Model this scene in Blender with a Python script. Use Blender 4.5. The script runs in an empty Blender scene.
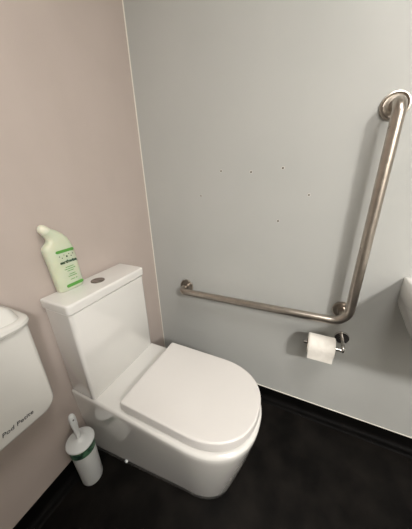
import bpy, bmesh, math, random
from mathutils import Vector, Matrix
random.seed(4)
PI = math.pi
col = bpy.context.scene.collection
sc = bpy.context.scene

# ------------------------------------------------------------------ materials
def mat(name, base, rough=.5, metal=0., coat=0., spec=.5, trans=0., sss=0., emit=None, estr=0.):
    m = bpy.data.materials.new(name); m.use_nodes = True
    b = m.node_tree.nodes['Principled BSDF']
    b.inputs['Base Color'].default_value = (*base, 1)
    b.inputs['Roughness'].default_value = rough
    b.inputs['Metallic'].default_value = metal
    b.inputs['Coat Weight'].default_value = coat
    b.inputs['Coat Roughness'].default_value = .05
    b.inputs['Specular IOR Level'].default_value = spec
    b.inputs['Subsurface Weight'].default_value = sss
    if sss: b.inputs['Subsurface Scale'].default_value = .02
    if emit:
        b.inputs['Emission Color'].default_value = (*emit, 1); b.inputs['Emission Strength'].default_value = estr
    return m

def mottle(m, c1, c2, scale=6, detail=6, rough=None, bump=0., bscale=200, stretch=(1, 1, 1), lo=.35, hi=.65):
    nt = m.node_tree; N = nt.nodes; Lk = nt.links; b = N['Principled BSDF']
    tc = N.new('ShaderNodeTexCoord'); mp = N.new('ShaderNodeMapping'); mp.inputs['Scale'].default_value = stretch
    no = N.new('ShaderNodeTexNoise'); no.inputs['Scale'].default_value = scale; no.inputs['Detail'].default_value = detail
    rp = N.new('ShaderNodeValToRGB')
    rp.color_ramp.elements[0].position = lo; rp.color_ramp.elements[1].position = hi
    rp.color_ramp.elements[0].color = (*c1, 1); rp.color_ramp.elements[1].color = (*c2, 1)
    Lk.new(tc.outputs['Object'], mp.inputs[0]); Lk.new(mp.outputs[0], no.inputs['Vector'])
    Lk.new(no.outputs[0], rp.inputs[0]); Lk.new(rp.outputs[0], b.inputs['Base Color'])
    if rough:
        mr = N.new('ShaderNodeMapRange'); mr.inputs[3].default_value = rough[0]; mr.inputs[4].default_value = rough[1]
        Lk.new(no.outputs[0], mr.inputs[0]); Lk.new(mr.outputs[0], b.inputs['Roughness'])
    if bump:
        n2 = N.new('ShaderNodeTexNoise'); n2.inputs['Scale'].default_value = bscale
        bp = N.new('ShaderNodeBump'); bp.inputs['Strength'].default_value = bump; bp.inputs['Distance'].default_value = .001
        Lk.new(mp.outputs[0], n2.inputs['Vector']); Lk.new(n2.outputs[0], bp.inputs['Height']); Lk.new(bp.outputs[0], b.inputs['Normal'])
    return m

M = {}
M['wall_pink'] = mottle(mat('wall_pink', (.5, .4, .33), .55, spec=.3), (.462, .398, .36), (.492, .424, .386), 7, 5, bump=.15, bscale=300, stretch=(1, 1, .6), lo=.3, hi=.7)
M['wall_grey'] = mottle(mat('wall_grey', (.5, .5, .46), .38, spec=.35), (.448, .457, .441), (.466, .473, .457), 3, 3, bump=.05, bscale=300)
M['wall_plain'] = mottle(mat('wall_plain', (.55, .52, .48), .6), (.52, .50, .46), (.55, .53, .49), 4)
M['ceiling'] = mottle(mat('ceiling', (.75, .73, .7), .8), (.74, .72, .68), (.77, .75, .71), 4)
M['floor'] = mottle(mat('floor', (.01, .01, .01), .5, spec=.1), (.0035, .0031, .0028), (.012, .0102, .0088), 9, 10, rough=(.4, .62), bump=.25, bscale=90, lo=.38, hi=.75)
M['skirt'] = mottle(mat('skirt', (.005, .005, .005), .5, spec=.06), (.002, .0019, .0018), (.004, .0037, .0034), 14, 6, rough=(.5, .65))
M['ceramic'] = mottle(mat('ceramic', (.8, .78, .74), .08, coat=1.), (.745, .735, .705), (.76, .75, .72), 3)
M['seat'] = mottle(mat('seat', (.8, .76, .72), .3), (.715, .695, .67), (.73, .71, .685), 4)
M['steel'] = mottle(mat('steel', (.5, .45, .4), .3, 1.), (.44, .395, .35), (.50, .455, .405), 40, 3, rough=(.25, .34))
M['chrome'] = mat('chrome', (.62, .60, .58), .08, 1.)
M['button'] = mat('button', (.34, .32, .30), .25, 1.)
M['gap'] = mat('gap', (.06, .055, .05), .6)
M['strip'] = mat('strip', (.80, .78, .70), .35)
M['paper'] = mottle(mat('paper', (.85, .82, .76), .95, spec=.1), (.80, .77, .71), (.88, .85, .79), 40, 3, bump=.5, bscale=220)
M['card'] = mat('card', (.35, .26, .18), .9)
M['plastic'] = mottle(mat('plastic', (.72, .74, .74), .3), (.70, .72, .715), (.73, .75, .745), 10)
M['binwhite'] = mottle(mat('binwhite', (.66, .66, .62), .22, coat=.2), (.64, .63, .595), (.66, .65, .615), 5)
M['bintext'] = mat('bintext', (.03, .03, .035), .5)
M['bottle'] = mottle(mat('bottle', (.58, .63, .47), .3, sss=.3), (.57, .62, .46), (.63, .67, .52), 12)
M['bottlecap'] = mat('bottlecap', (.68, .70, .57), .35, sss=.2)
M['green'] = mat('green', (.10, .33, .055), .45)
M['darkgreen'] = mat('darkgreen', (.02, .07, .03), .5)
M['bandgreen'] = mottle(mat('bandgreen', (.01, .05, .03), .4), (.008, .035, .024), (.09, .22, .12), 55, 4, lo=.45, hi=.62)
M['cream'] = mat('cream', (.62, .62, .45), .4)
M['hole'] = mat('hole', (.10, .085, .07), .9)
M['chip'] = mat('chip', (.60, .58, .54), .8)
M['lamp'] = mat('lamp', (.9, .88, .82), .4, emit=(1, .93, .83), estr=2.0)

# ------------------------------------------------------------------ helpers
def origin_of(o):
    while o is not None and o.parent is not None: o = o.parent
    return o.location.copy() if (o is not None) else Vector((0, 0, 0))

def finish(name, bm, m, parent=None, loc=(0, 0, 0), angle=35, smooth=True):
    """bm is in world coordinates; links ONE mesh object."""
    bmesh.ops.remove_doubles(bm, verts=bm.verts, dist=1e-6)
    bmesh.ops.recalc_face_normals(bm, faces=bm.faces)
    org = origin_of(parent) if parent is not None else Vector(loc)
    bmesh.ops.translate(bm, verts=bm.verts, vec=-org)
    me = bpy.data.meshes.new(name); bm.to_mesh(me); bm.free()
    for x in (m if isinstance(m, (list, tuple)) else [m]): me.materials.append(x)
    if smooth:
        for p in me.polygons: p.use_smooth = True
        me.set_sharp_from_angle(angle=math.radians(angle))
    o = bpy.data.objects.new(name, me); col.objects.link(o)
    if parent is not None: o.parent = parent
    else: o.location = org
    return o

def thing(name, label, cat, loc, group=None):
    o = bpy.data.objects.new(name, None); col.objects.link(o); o.location = loc
    o.empty_display_size = .05
    tag(o, label, cat, group); return o
def tag(o, label, cat, group=None):
    o['label'] = label; o['category'] = cat
    if group: o['group'] = group
def struct(name, bm, m, **k):
    o = finish(name, bm, m, **k); o['kind'] = 'structure'; return o

def box(bm, x0, x1, y0, y1, z0, z1, bev=0, seg=3, edges=None, mi=0):
    r = bmesh.ops.create_cube(bm, size=1)
    vs = r['verts']
    for v in vs:
        v.co = Vector(((x0 + x1) / 2 + v.co.x * (x1 - x0), (y0 + y1) / 2 + v.co.y * (y1 - y0), (z0 + z1) / 2 + v.co.z * (z1 - z0)))
    fs = {f for v in vs for f in v.link_faces}
    for f in fs: f.material_index = mi
    if bev:
        es = {e for v in vs for e in v.link_edges}
        if edges: es = {e for e in es if edges(e.verts[0].co, e.verts[1].co)}
        bmesh.ops.bevel(bm, geom=list(es), offset=bev, segments=seg, profile=.5, affect='EDGES', clamp_overlap=True)

def loft(bm, rings, cap0=True, cap1=True, closed=True, mi=0):
    R = [[bm.verts.new(p) for p in r] for r in rings]
    n = len(R[0])
    for a, b in zip(R, R[1:]):
        for i in range(n if closed else n - 1):
            j = (i + 1) % n
            f = bm.faces.new((a[i], a[j], b[j], b[i])); f.material_index = mi
    if cap0: bm.faces.new(R[0][::-1]).material_index = mi
    if cap1: bm.faces.new(R[-1]).material_index = mi

def tube(bm, pts, r, n=20, caps=True, mi=0):
    pts = [Vector(p) for p in pts]; rings = []
    t0 = (pts[1] - pts[0]).normalized()
    u = t0.orthogonal().normalized()
    for i, p in enumerate(pts):
        if i == 0: t = t0
        elif i == len(pts) - 1: t = (pts[-1] - pts[-2]).normalized()
        else: t = ((pts[i + 1] - p).normalized() + (p - pts[i - 1]).normalized()).normalized()
        u = (u - t * u.dot(t)).normalized(); w = t.cross(u)
        rr = r[i] if isinstance(r, (list, tuple)) else r
        rings.append([p + (u * math.cos(a) + w * math.sin(a)) * rr for a in (2 * PI * k / n for k in range(n))])
    loft(bm, rings, caps, caps, mi=mi)

def fillet(pts, rad, seg=10):
    pts = [Vector(p) for p in pts]; out = [pts[0]]
    for i in range(1, len(pts) - 1):
        a, b, c = pts[i - 1], pts[i], pts[i + 1]; r = rad[i - 1]
        d1 = (a - b).normalized(); d2 = (c - b).normalized(); ang = d1.angle(d2)
        t = r / math.tan(ang / 2); s = b + d1 * t; e = b + d2 * t
        cen = b + (d1 + d2).normalized() * (r / math.sin(ang / 2))
        v1 = s - cen; v2 = e - cen; tot = v1.angle(v2); ax = v1.cross(v2).normalized()
        for k in range(seg + 1): out.append(cen + Matrix.Rotation(tot * k / seg, 3, ax) @ v1)
    out.append(pts[-1]); return out

def lathe(bm, prof, o=(0, 0, 0), axis='Z', n=40, mi=0):
    """prof: (radius, height) list; capped at both ends"""
    o = Vector(o); rings = []
    for r, h in prof:
        ring = []
        for k in range(n):
            a = 2 * PI * k / n; c, s = math.cos(a) * r, math.sin(a) * r
            ring.append(o + {'Z': Vector((c, s, h)), 'X': Vector((h, c, s)), 'Y': Vector((s, h, c))}[axis])
        rings.append(ring)
    loft(bm, rings, mi=mi)

def text_mesh(name, body, size, m, parent, origin, xdir, updir, extrude=.0003, shear=0., align='LEFT', bold=0.):
    cu = bpy.data.curves.new(name, 'FONT'); cu.body = body; cu.size = size; cu.extrude = extrude
    cu.shear = shear; cu.align_x = align; cu.offset = bold; cu.resolution_u = 3
    t = bpy.data.objects.new('tmp', cu); col.objects.link(t)
    bpy.context.view_layer.update()
    me = bpy.data.meshes.new_from_object(t.evaluated_get(bpy.context.evaluated_depsgraph_get()))
    bpy.data.objects.remove(t); bpy.data.curves.remove(cu)
    x = Vector(xdir).normalized(); u = Vector(updir).normalized(); nrm = x.cross(u)
    org = origin_of(parent)
    for v in me.vertices: v.co = Vector(origin) + x * v.co.x + u * v.co.y + nrm * v.co.z - org
    me.name = name; me.materials.clear(); me.materials.append(m)
    o = bpy.data.objects.new(name, me); col.objects.link(o); o.parent = parent
    return o

# ------------------------------------------------------------------ the room
RX, RY, RZ = -2.6, -2.9, 2.4
T = .1
bm = bmesh.new(); box(bm, RX - T, T, RY - T, T, -T, 0); struct('floor', bm, M['floor'], smooth=False)
bm = bmesh.new(); box(bm, RX - T, T, RY - T, T, RZ, RZ + T); struct('ceiling', bm, M['ceiling'], smooth=False)
bm = bmesh.new(); box(bm, RX - T, 0, 0, T, 0, RZ); struct('wall_back', bm, M['wall_pink'], smooth=False)
bm = bmesh.new(); box(bm, 0, T, RY - T, T, 0, RZ); struct('wall_right', bm, M['wall_grey'], smooth=False)
bm = bmesh.new(); box(bm, RX - T, RX, RY - T, 0, 0, RZ); struct('wall_left', bm, M['wall_plain'], smooth=False)
bm = bmesh.new(); box(bm, RX, 0, RY - T, RY, 0, RZ); struct('wall_front', bm, M['wall_plain'], smooth=False)

# low unseen panel, added on the left to shade the corner behind the pan
bm = bmesh.new(); box(bm, -1.46, -1.42, -1.45, 0, 0, 1.5, .003, 1); struct('shade_panel', bm, M['wall_plain'], smooth=False)
SK = .080
def skirt_profile():
    # (out from the wall, height): a sheet with a coved foot
    p = [(0, SK), (.0035, SK), (.0045, SK - .001), (.0045, .030)]
    r = .024
    for k in range(1, 9):
        a = PI / 2 * k / 8
        p.append((.0045 + r * (1 - math.cos(a)), .030 - r * math.sin(a) ))
    p += [(.036, .0035), (.040, .0), (0, 0)]
    return p
bm = bmesh.new(); pr = skirt_profile()
loft(bm, [[Vector((x, -d, z)) for d, z in pr] for x in (RX, 0)])
struct('baseboard_back', bm, M['skirt'])
bm = bmesh.new()
loft(bm, [[Vector((-d, y, z)) for d, z in pr] for y in (0, RY)])
struct('baseboard_right', bm, M['skirt'])
# pale jointing strip up the corner and along the top of the right-hand baseboard
bm = bmesh.new(); box(bm, -.0045, 0, -.0045, 0, SK, RZ, .0015, 2); struct('trim_1', bm, M['strip'])
bm = bmesh.new(); box(bm, -.0048, 0, RY, 0, SK, SK + .0015); struct('trim_2', bm, M['strip'], smooth=False)

# ------------------------------------------------------------------ toilet
L, R = -.629, -.263
CX = (L + R) / 2
YB = -.008
toilet = thing('toilet', 'white close-coupled toilet with closed lid standing in the corner', 'toilet', (CX, YB, 0))
def d_outline(hw, yf, yb=YB, arc=.2, ex=2.25, n=40, hwb=None, rc=0.):
    """closed outline, from back left along the left side, round the front and back"""
    hwb = hw if hwb is None else hwb
    pts = []; ya = yf + arc
    if rc:
        for k in range(6):
            a = PI / 2 * k / 5; pts.append((-hwb + rc - rc * math.sin(a), yb - rc + rc * math.cos(a)))
    else: pts.append((-hwb, yb))
    y_s = yb - rc
    for k in range(1, 9): 
        t = k / 9; pts.append((-(hwb + (hw - hwb) * t), y_s + (ya - y_s) * t))
    for k in range(n + 1):
        a = PI * k / n; c, s = math.cos(a), math.sin(a)
        pts.append((-hw * math.copysign(abs(c) ** (2 / ex), c), ya - arc * abs(s) ** (2 / ex)))
    for k in range(8, 0, -1):
        t = k / 9; pts.append(((hwb + (hw - hwb) * t), y_s + (ya - y_s) * t))
    if rc:
        for k in range(6):
            a = PI / 2 * (1 - k / 5); pts.append((hwb - rc + rc * math.sin(a), yb - rc + rc * math.cos(a)))
    else: pts.append((hwb, yb))
    return [(CX + x, y) for x, y in pts]
PZ = .4188
bm = bmesh.new(); rings = []
def pan_ring(z, ins=0.):
    t = min(1, max(0, 1 - z / (PZ - .02))); t2 = t ** 1.1
    hw = .183 - .060 * t2 - ins; hwb = .184 - .018 * t2 - ins
    yf = -.748 + .094 * t2 + ins
    return [Vector((x, y, z)) for x, y in d_outline(hw, yf, arc=.215 - .05 * t2, ex=2.3, hwb=hwb)]
rings.append(pan_ring(0.0, .004)); rings.append(pan_ring(.004, 0))
for z in (.05, .1, .15, .2, .25, .3, .34, .37, .39): rings.append(pan_ring(z))
for a in (0, 22, 45, 67, 90):
    a = math.radians(a); rings.append(pan_ring(PZ - .012 + .012 * math.sin(a), .012 * (1 - math.cos(a))))
loft(bm, rings)
pan = finish('pan', bm, M['ceramic'], toilet, angle=50)
bm = bmesh.new(); lathe(bm, [(.0075, 0), (.0075, .005), (.006, .0075), (.002, .0085)], (0, 0, 0), 'X', 20)
for v in bm.verts: v.co = Vector((-.5975 - v.co.x, -.200 + v.co.y, .034 + v.co.z))
o = finish('screw_cap', bm, M['plastic'], pan); o['label'] = 'small white plastic cap low on the side of the pan'
# seat ring and lid
bm = bmesh.new()
YS = -.272
def ring(hw, yf, yb, z, rc=.006, arc=.205): return [Vector((x + .003, y, z)) for x, y in d_outline(hw, yf, yb=yb, arc=arc, ex=2.3, rc=rc)]
loft(bm, [ring(.168, -.734, YS - .006, .4215), ring(.170, -.737, YS - .004, .424), ring(.170, -.737, YS - .004, .4315), ring(.168, -.734, YS - .006, .4335)])
finish('seat', bm, M['seat'], toilet)
bm = bmesh.new()
rr = [ring(.1715, -.738, YS - .003, .4350), ring(.1735, -.741, YS, .4375), ring(.1735, -.741, YS, .466)]
for a in (25, 50, 75, 90):
    a = math.radians(a); i = .006 * (1 - math.cos(a)); rr.append(ring(.1735 - i, -.741 + i, YS - i, .466 + .006 * math.sin(a)))
for s, z in ((.9, .4718), (.7, .4724), (.45, .4728)):
    rr.append([Vector((CX + (p.x - CX) * s, -.50 + (p.y + .50) * s, z)) for p in rr[6]])
loft(bm, rr)
finish('seat_lid', bm, M['seat'], toilet)
for sx in (-1, 1):
    bm = bmesh.new(); box(bm, CX + sx * .075 - .018, CX + sx * .075 + .018, YS - .004, YS + .012, PZ, .452, .006)
    finish('hinge', bm, M['seat'], toilet)
# cistern
YC_ = -.012
bm = bmesh.new()
def rrect(x0, x1, y0, y1, z, r, n=6, back=.003):
    pts = []
    for cx, cy, a0, q in ((x0 + r, y0 + r, 180, r), (x1 - r, y0 + r, 270, r), (x1 - back, y1 - back, 0, back), (x0 + back, y1 - back, 90, back)):
        for k in range(n + 1):
            a = math.radians(a0 + 90 * k / n); pts.append(Vector((cx + q * math.cos(a), cy + q * math.sin(a), z)))
    return pts
loft(bm, [rrect(L + .004, R - .007, -.141, YC_ - .001, PZ + .0005, .016), rrect(L + .002, R - .005, -.143, YC_, PZ + .004, .016),
          rrect(L + .002, R - .004, -.147, YC_, .8085, .016), rrect(L + .004, R - .006, -.145, YC_, .810, .015)])
finish('cistern', bm, M['ceramic'], toilet)
bm = bmesh.new()
LL = L - .004
rr = [rrect(LL + .014, R - .014, -.138, YC_, .8095, .010), rrect(LL + .014, R - .014, -.138, YC_, .8135, .010), rrect(LL + .004, R - .004, -.148, YB, .8145, .012), rrect(LL + .001, R - .001, -.1515, YB, .817, .014), rrect(LL, R, -.1525, YB, .842, .014)]
for a in (25, 50, 75, 90):
    a = math.radians(a); i = .007 * (1 - math.cos(a)); rr.append(rrect(LL + i, R - i, -.1525 + i, YB - i, .8435 + .007 * math.sin(a), .014, back=.003))
loft(bm, rr); lid = finish('cistern_lid', bm, M['ceramic'], toilet)
bm = bmesh.new(); lathe(bm, [(.026, 0), (.026, .002), (.0245, .003), (.0235, .003), (.0235, .0015), (.002, .0015)], (-.450, -.078, .8505), n=40)
rim = finish('button_ring', bm, M['button'], lid); rim['label'] = 'dull metal ring round the flush buttons'
for s in (-1, 1):
    bm = bmesh.new(); pts = []
    a0 = 90 if s < 0 else -90
    for k in range(21):
        a = math.radians(a0 + 180 * k / 20); pts.append((-.450 + s * .0008 + .0222 * math.cos(a), -.078 + .0222 * math.sin(a)))
    loft(bm, [[Vector((x, y, z)) for x, y in pts] for z in (.852, .8537)] )
    b = finish('flush_button', bm, M['button'], lid); b['label'] = 'grey metal half-round flush button'

# ------------------------------------------------------------------ grab rail
rail = thing('grab_rail', 'L-shaped brushed steel grab rail fixed to the grey wall', 'grab rail', (0, -.999, .655))
RO = -.0709; YV = -1.004; ZH = .655; Y0 = -.216; ZT = 1.408
bm = bmesh.new()
tube(bm, fillet([(-.002, Y0, ZH - .012), (RO, Y0, ZH - .012), (RO, YV + .003, ZH), (RO, YV, ZT), (-.002, YV, ZT)], [.034, .062, .034], 12), .0172, 24)
tube(bm, [(-.002, YV + .0172, ZH + .0172), (RO, YV + .0172, ZH + .0172)], .0165, 24)
finish('rail_tube', bm, M['steel'], rail, angle=60)
for (y, z) in ((Y0, ZH - .012), (YV + .0172, ZH + .0172), (YV, ZT)):
    bm = bmesh.new()
    lathe(bm, [(.0395, 0), (.0395, -.004), (.0382, -.0075), (.0345, -.0085), (.0325, -.0065), (.031, -.0035), (.0285, -.003), (.022, -.0035), (.0175, -.0045), (.010, -.0045)], (0, y, z), 'X', 48)
    finish('flange', bm, M['steel'], rail)

# ------------------------------------------------------------------ toilet roll and its holder
hy, hz = -1.008, .534
holder = thing('toilet_roll_holder', 'small chrome toilet roll holder screwed to the grey wall below the rail', 'toilet roll holder', (0, hy, hz))
bm = bmesh.new(); lathe(bm, [(.030, 0), (.030, -.006), (.028, -.009), (.012, -.010), (.001, -.010)], (0, hy, hz), 'X', 36)
finish('wall_plate', bm, M['chrome'], holder)
RXC, RZC = -.080, .523
bm = bmesh.new(); tube(bm, fillet([(-.008, hy, hz), (RXC, hy, hz), (RXC, hy, RZC - .006)], [.010], 6), .0075, 16)
finish('arm', bm, M['chrome'], holder)
bm = bmesh.new(); ys = (hy - .006, hy - .004, -.9735, -.9725, -.8745, -.8735, -.858, -.855)
tube(bm, [(RXC, y, RZC - .0003) for y in ys], [.004, .0065, .0065, .0187, .0187, .0065, .0065, .004], 24)
finish('bar', bm, M['chrome'], holder)
roll = thing('toilet_roll', 'white toilet paper roll hanging on the chrome holder', 'toilet roll', (RXC, -.92, RZC))
bm = bmesh.new(); n = 56; rings = []
for rr_, y in ((.020, -.872), (.0425, -.872), (.044, -.874), (.044, -.974), (.0425, -.976), (.020, -.976)):
    rings.append([Vector((RXC + rr_ * math.cos(2 * PI * k / n), y, RZC + rr_ * math.sin(2 * PI * k / n))) for k in range(n)])
rings.append(rings[0]); loft(bm, rings, False, False)
finish('paper', bm, M['paper'], roll)
bm = bmesh.new(); rings = []
for rr_, y in ((.0192, -.871), (.0202, -.871), (.0202, -.977), (.0192, -.977), (.0192, -.871)):
    rings.append([Vector((RXC + rr_ * math.cos(2 * PI * k / n), y, RZC + rr_ * math.sin(2 * PI * k / n))) for k in range(n)])
loft(bm, rings, False, False); finish('cardboard_core', bm, M['card'], roll)
bm = bmesh.new()   # loose end lying over the front of the roll
pts = [(RXC - .0455 * math.cos(a), RZC + .0455 * math.sin(a)) for a in (math.radians(110 - 10 * k) for k in range(12))]
pts += [(RXC - .0455, RZC - .012 - .012 * k) for k in range(1, 4)]
ins = [(x + .0009, z) for x, z in pts]
loft(bm, [[Vector((x, y, z)) for x, z in pts + ins[::-1]] for y in (-.972, -.876)])
o = finish('loose_sheet', bm, M['paper'], roll)

# ------------------------------------------------------------------ old screw holes in the grey wall
holes = [(-.327, 1.140, .0025, 'faintest small filled screw hole low at the left end of the old marks'),
         (-.430, 1.245, .0028, 'small faint screw hole leftmost of the upper row of three'),
         (-.564, 1.236, .0030, 'dark screw hole in the middle of the upper row of three'),
         (-.690, 1.246, .0030, 'chipped screw hole rightmost of the upper row of three'),
         (-.796, 1.145, .0026, 'dark screw hole furthest right, nearest the upright rail'),
         (-.689, 1.039, .0030, 'chipped screw hole lowest of the old marks, above the level rail')]
for y, z, r, lb in holes:
    bm = bmesh.new()
    ring1 = []; ring2 = []; ring3 = []
    for k in range(18):
        a = 2 * PI * k / 18; r = r if k else r * 1.3; w = r * (1.55 + random.uniform(-.35, .5))
        ring1.append(Vector((0.0, y + w * 1.12 * math.cos(a), z + w * math.sin(a))))
        ring2.append(Vector((-.0006, y + w * math.cos(a), z + w * .92 * math.sin(a))))
        ring3.append(Vector((-.0008, y + r * math.cos(a), z + r * math.sin(a))))
    loft(bm, [ring1, ring2, ring3], True, False, mi=1)
    ring4 = [Vector((-.0003, p.y, p.z)) for p in ring3]
    loft(bm, [ring3, ring4], False, True, mi=0)
    o = finish('screw_hole', bm, [M['hole'], M['chip']], loc=(0, y, z), smooth=False)
    tag(o, lb, 'screw hole', 'old screw holes in the grey wall')

# ------------------------------------------------------------------ bottle of toilet cleaner
BT = .8507
bot = thing('cleaner_bottle', 'pale green duck-neck bottle of toilet cleaner standing on the cistern lid', 'bottle', (-.530, -.036, BT))
YC = -.030; BD = .022
# left and right edge points of each section (x, height), then half depth and squareness
body = [((-.576, .0), (-.488, .0), .019, 3.2), ((-.579, .004), (-.485, .004), .022, 3.2), ((-.582, .06), (-.484, .055), .022, 3.2), ((-.584, .10), (-.485, .095), .022, 3.2),
        ((-.588, .14), (-.487, .13), .022, 3.2), ((-.589, .160), (-.490, .152), .0215, 3.2), ((-.585, .170), (-.495, .172), .0205, 3.0),
        ((-.574, .178), (-.502, .189), .019, 2.8), ((-.568, .187), (-.513, .204), .0175, 2.5), ((-.570, .198), (-.531, .218), .0165, 2.2), ((-.576, .209), (-.548, .229), .0158, 2.0)]
cap = [((-.5765, .2095), (-.5485, .2295), .0172, 2.0), ((-.581, .2155), (-.553, .2335), .0172, 2.0), ((-.585, .225), (-.562, .241), .014, 2.0), ((-.5835, .2335), (-.5705, .2435), .0085, 2.0), ((-.5805, .238), (-.5755, .2425), .003, 2.0)]
def section(pl, pr_, hy_, ex, n=32):
    a = Vector((pl[0], YC, BT + pl[1])); b = Vector((pr_[0], YC, BT + pr_[1])); c_ = (a + b) / 2; h = (b - a) / 2; out = []
    for k in range(n):
        t = 2 * PI * k / n; c, q = math.cos(t), math.sin(t)
        out.append(c_ + h * math.copysign(abs(c) ** (2 / ex), c) + Vector((0, hy_ * math.copysign(abs(q) ** (2 / ex), q), 0)))
    return out
bm = bmesh.new(); loft(bm, [section(*q) for q in body]); bb = finish('body', bm, M['bottle'], bot, angle=60)
bm = bmesh.new(); loft(bm, [section(*q) for q in cap]); finish('nozzle_cap', bm, M['bottlecap'], bot, angle=60)
yf = YC - BD - .0004
def bar(name, x0, x1, z0, z1, m, tilt=.0):
    bm = bmesh.new(); pts = []
    r = (z1 - z0) / 2
    for k in range(9): a = PI / 2 + PI * k / 8; pts.append((x0 + r + r * math.cos(a), (z0 + z1) / 2 + r * math.sin(a)))
    for k in range(9): a = -PI / 2 + PI * k / 8; pts.append((x1 - r + r * math.cos(a), (z0 + z1) / 2 + r * math.sin(a)))
    loft(bm, [[Vector((x, y, BT + z + tilt * (x - x0))) for x, z in pts] for y in (yf, yf + .0012)])
    return finish(name, bm, m, bot, smooth=False)
o = bar('label_band', -.562, -.497, .142, .152, M['green']); o['label'] = 'green band across the top of the label'
o = bar('label_band', -.556, -.490, .012, .024, M['green']); o['label'] = 'green band across the foot of the label'
text_mesh('lettering', 'earthwise', .0155, M['darkgreen'], bot, (-.5265, yf - .0002, BT + .103), (1, 0, 0), (0, 0, 1), align='CENTER', bold=.0006)
bm = bmesh.new()
for x, z, s in ((-.553, .113, .002), (-.545, .106, .002), (-.528, .108, .0038), (-.512, .106, .002), (-.505, .113, .002), (-.537, .115, .0018), (-.519, .115, .0018)):
    z += .018
    loft(bm, [[Vector((x + s * math.cos(a) * .8, y, BT + z + s * math.sin(a))) for a in (2 * PI * k / 8 for k in range(8))] for y in (yf, yf + .001)])
finish('leaf_marks', bm, M['darkgreen'], bot, smooth=False)
bm = bmesh.new()
for x0, x1, z in ((-.543, -.513, .071), (-.548, -.508, .064), (-.540, -.516, .057), (-.536, -.513, .045), (-.541, -.509, .038), (-.536, -.520, .026), (-.516, -.510, .026)):
    z = z * 1.08 + .011
    box(bm, x0, x1, yf, yf + .001, BT + z - .0011, BT + z + .0011)
o = finish('small_print', bm, M['green'], bot, smooth=False)

# ------------------------------------------------------------------ brush and holder
bx, by = -.691, -.082
hold = thing('toilet_brush_holder', 'white round toilet brush holder on the floor beside the pan', 'toilet brush holder', (bx, by, 0))
bm = bmesh.new()
lathe(bm, [(.036, 0), (.040, .002), (.042, .008), (.0455, .20), (.0455, .203), (.0455, .236), (.044, .236), (.040, .010), (.002, .008)], (bx, by, 0), n=48)
finish('canister', bm, M['plastic'], hold)
bm = bmesh.new(); rings = []
for r_, z in ((.0462, .196), (.0484, .196), (.0484, .231), (.0470, .231), (.0462, .196)):
    rings.append([Vector((bx + r_ * math.cos(2 * PI * k / 48), by + r_ * math.sin(2 * PI * k / 48), z)) for k in range(48)])
loft(bm, rings, False, False); o = finish('label_band', bm, M['bandgreen'], hold); o['label'] = 'dark green printed band round the neck of the holder'
bm = bmesh.new(); rings = []
for r_, z in ((.0470, .231), (.0484, .231), (.0484, .2355), (.0470, .2355), (.0470, .231)):
    rings.append([Vector((bx + r_ * math.cos(2 * PI * k / 48), by + r_ * math.sin(2 * PI * k / 48), z)) for k in range(48)])
loft(bm, rings, False, False); o = finish('rim_band', bm, M['cream'], hold)
br = thing('toilet_brush', 'white toilet brush with round lid and upright handle standing in its holder', 'toilet brush', (bx, by, .2365))
bm = bmesh.new()
lathe(bm, [(.040, .2365), (.051, .2365), (.053, .239), (.052, .244), (.047, .2475), (.030, .251), (.016, .256), (.010, .262), (.001, .263)], (bx, by, 0), n=48)
finish('lid', bm, M['plastic'], br)
bm = bmesh.new()
hp = [(.0095, .252), (.0088, .275), (.0098, .305), (.0122, .335), (.0132, .360), (.0122, .378), (.009, .389), (.004, .394)]
rings = []
for r_, z in hp:
    rings.append([Vector((bx - .01 * (z - .25) + r_ * math.cos(a), by + r_ * .8 * math.sin(a), z)) for a in (2 * PI * k / 24 for k in range(24))])
loft(bm, rings); hd = finish('handle', bm, M['plastic'], br, angle=60)
bm = bmesh.new(); lathe(bm, [(.0032, 0), (.0032, -.0015)], (bx - .0030, by - .0098, .370), 'Y', 16)
o = finish('hanging_hole', bm, M['gap'], hd)
bm = bmesh.new(); lathe(bm, [(.004, .236), (.004, .10), (.022, .098), (.030, .085), (.030, .035), (.022, .020), (.004, .018)], (bx, by, 0), n=32)
finish('bristle_head', bm, M['plastic'], br)

# ------------------------------------------------------------------ wall-hung sanitary bin
BX0, BX1, BF = -1.165, -.737, -.150
sb = thing('sanitary_bin', 'white wall-mounted sanitary bin with domed lid, lettered near its foot', 'sanitary bin', ((BX0 + BX1) / 2, 0, .545))
def bin_ring(y, ins, zt=.860, zb=.548, rc=.048):
    x0, x1, z0, z1 = BX0 + ins, BX1 - ins, zb + ins, zt; pts = []
    r = max(.01, rc - ins)
    tp = .002
    for k in range(9): a = math.radians(180 + 90 * k / 8); pts.append(Vector((x0 + r + r * math.cos(a), y, z0 + r + r * math.sin(a))))
    for k in range(9): a = math.radians(270 + 90 * k / 8); pts.append(Vector((x1 - r + r * math.cos(a), y, z0 + r + r * math.sin(a))))
    pts.append(Vector((x1 + tp, y, z1))); pts.append(Vector((x0 - tp, y, z1))); return pts
bm = bmesh.new(); rings = [bin_ring(-.0005, .018), bin_ring(-.03, .008), bin_ring(BF + .018, 0)]
for a in (20, 40, 60, 75, 90):
    a = math.radians(a); rings.append(bin_ring(BF + .018 - .018 * math.sin(a), .016 * (1 - math.cos(a))))
loft(bm, rings); bbody = finish('body', bm, M['binwhite'], sb, angle=50)
bm = bmesh.new()
def lr(ins, z, r=.045): return rrect(BX0 - .014 + ins, BX1 + .012 - ins, BF - .012 + ins, -.001, z, max(r - ins, .008), n=8, back=.004)
loft(bm, [lr(.006, .857), lr(.001, .860), lr(-.002, .868), lr(0, .876), lr(.006, .881), lr(.012, .8825), lr(.018, .8815), lr(.020, .886), lr(.024, .900), lr(.032, .914), lr(.046, .925), lr(.066, .931)])
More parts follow.
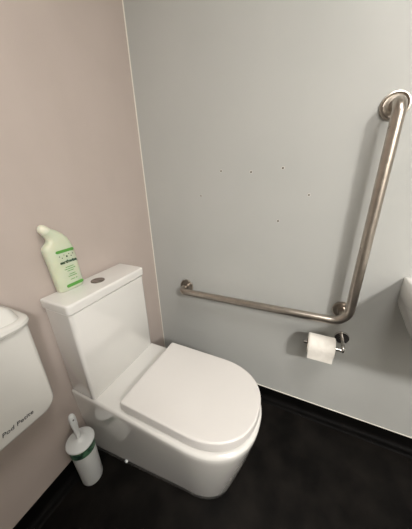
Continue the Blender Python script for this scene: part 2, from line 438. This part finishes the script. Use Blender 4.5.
finish('lid', bm, M['binwhite'], sb, angle=28)
text_mesh('lettering', 'Pod Petite', .0185, M['bintext'], bbody, (-.881, BF - .0006, .590), (1, 0, .0), (0, 0, 1), shear=.25)

# ------------------------------------------------------------------ wash basin at the right edge
WY = -1.156; WYE = -1.62; WZ = .857; WD = -.40
bas = thing('wash_basin', 'white ceramic wash basin on the grey wall right of the upright rail', 'basin', (0, (WY + WYE) / 2, WZ))
bm = bmesh.new()
def b_out(ins, n=6):
    return ins
top = WZ
prof = [(-.001, .753), (-.06, .738), (-.19, .712), (-.30, .708), (-.36, .722), (-.388, .75), (-.398, .79), (-.40, .835), (-.396, .846), (-.388, top), (-.001, top)]
def side(y, ins):
    cx_, cz_ = -.19, .79
    return [Vector((min(-.001, cx_ + (x - cx_) * (1 - ins / .2)) if x < -.01 else x, y, cz_ + (z - cz_) * (1 - ins / .06 ))) for x, z in prof]
loft(bm, [side(WY - .0, .004), side(WY - .003, .0012), side(WY - .007, 0), side(WYE + .007, 0), side(WYE + .003, .0012), side(WYE, .004)], True, True)
# bowl hollow: inset and push down the top faces
topf = [f for f in bm.faces if f.normal.length >= 0 and all(abs(v.co.z - top) < 1e-4 for v in f.verts)]
bm.normal_update()
big = max(topf, key=lambda f: f.calc_area()) if topf else None
if big:
    r1 = bmesh.ops.inset_region(bm, faces=[big], thickness=.045, depth=0)
    def push(f, s, dz):
        r = bmesh.ops.inset_region(bm, faces=[f], thickness=s, depth=0)
        for v in f.verts: v.co.z += dz
    push(big, .006, -.008); push(big, .012, -.04); push(big, .03, -.035); push(big, .04, -.008)
body_b = finish('bowl', bm, M['ceramic'], bas, angle=60)
bm = bmesh.new(); lathe(bm, [(.022, 0), (.022, .002), (.019, .003), (.001, .001)], (-.195, (WY + WYE) / 2, .7605), n=32)
finish('waste', bm, M['chrome'], bas)

# ------------------------------------------------------------------ ceiling lights
def ceiling_light(LX, LY, watts, size, label):
    cl = thing('ceiling_light', label, 'light', (LX, LY, RZ), 'round ceiling lights')
    k = size / .34
    bm = bmesh.new(); lathe(bm, [(.19 * k, RZ), (.19 * k, RZ - .03), (.18 * k, RZ - .035), (.001, RZ - .035)], (LX, LY, 0), n=48)
    finish('base', bm, M['plastic'], cl)
    bm = bmesh.new(); lathe(bm, [(.175 * k, RZ - .0355), (.17 * k, RZ - .05), (.12 * k, RZ - .066), (.001, RZ - .072)], (LX, LY, 0), n=48)
    finish('diffuser', bm, M['lamp'], cl)
    la = bpy.data.lights.new('lamp', 'AREA'); la.shape = 'DISK'; la.size = size; la.energy = watts; la.color = (1, .965, .925)
    lo = bpy.data.objects.new('lamp', la); col.objects.link(lo); lo.parent = cl; lo.location = (0, 0, -.08)
ceiling_light(-2.1, -2.4, 92, .34, 'smaller round ceiling light in the far part of the room, behind the viewer')
ceiling_light(-.95, -1.25, 14, .55, 'broad round ceiling light nearly overhead, nearer the pan')

w = bpy.data.worlds.new('world'); sc.world = w; w.use_nodes = True
w.node_tree.nodes['Background'].inputs[0].default_value = (.05, .05, .05, 1)

# ------------------------------------------------------------------ camera
cam = bpy.data.cameras.new('camera'); co = bpy.data.objects.new('camera', cam); col.objects.link(co)
cam.sensor_fit = 'HORIZONTAL'; cam.sensor_width = 36; cam.lens = 36 * 222.2682 / 412; cam.clip_start = .02
r = Vector((.42652585, -.90395891, -.03056116)); u = Vector((.34134292, .12958583, .93096322)); f = Vector((.83759221, .40751172, -.36383168))
mt = Matrix((r, u, -f)).transposed().to_4x4(); mt.translation = (-.9867, -.8214, 1.2202)
co.matrix_world = mt
sc.camera = co
sc.view_settings.view_transform = 'Standard'; sc.view_settings.look = 'None'
sc.view_settings.exposure = 0; sc.view_settings.gamma = 1; sc.view_settings.use_curve_mapping = False
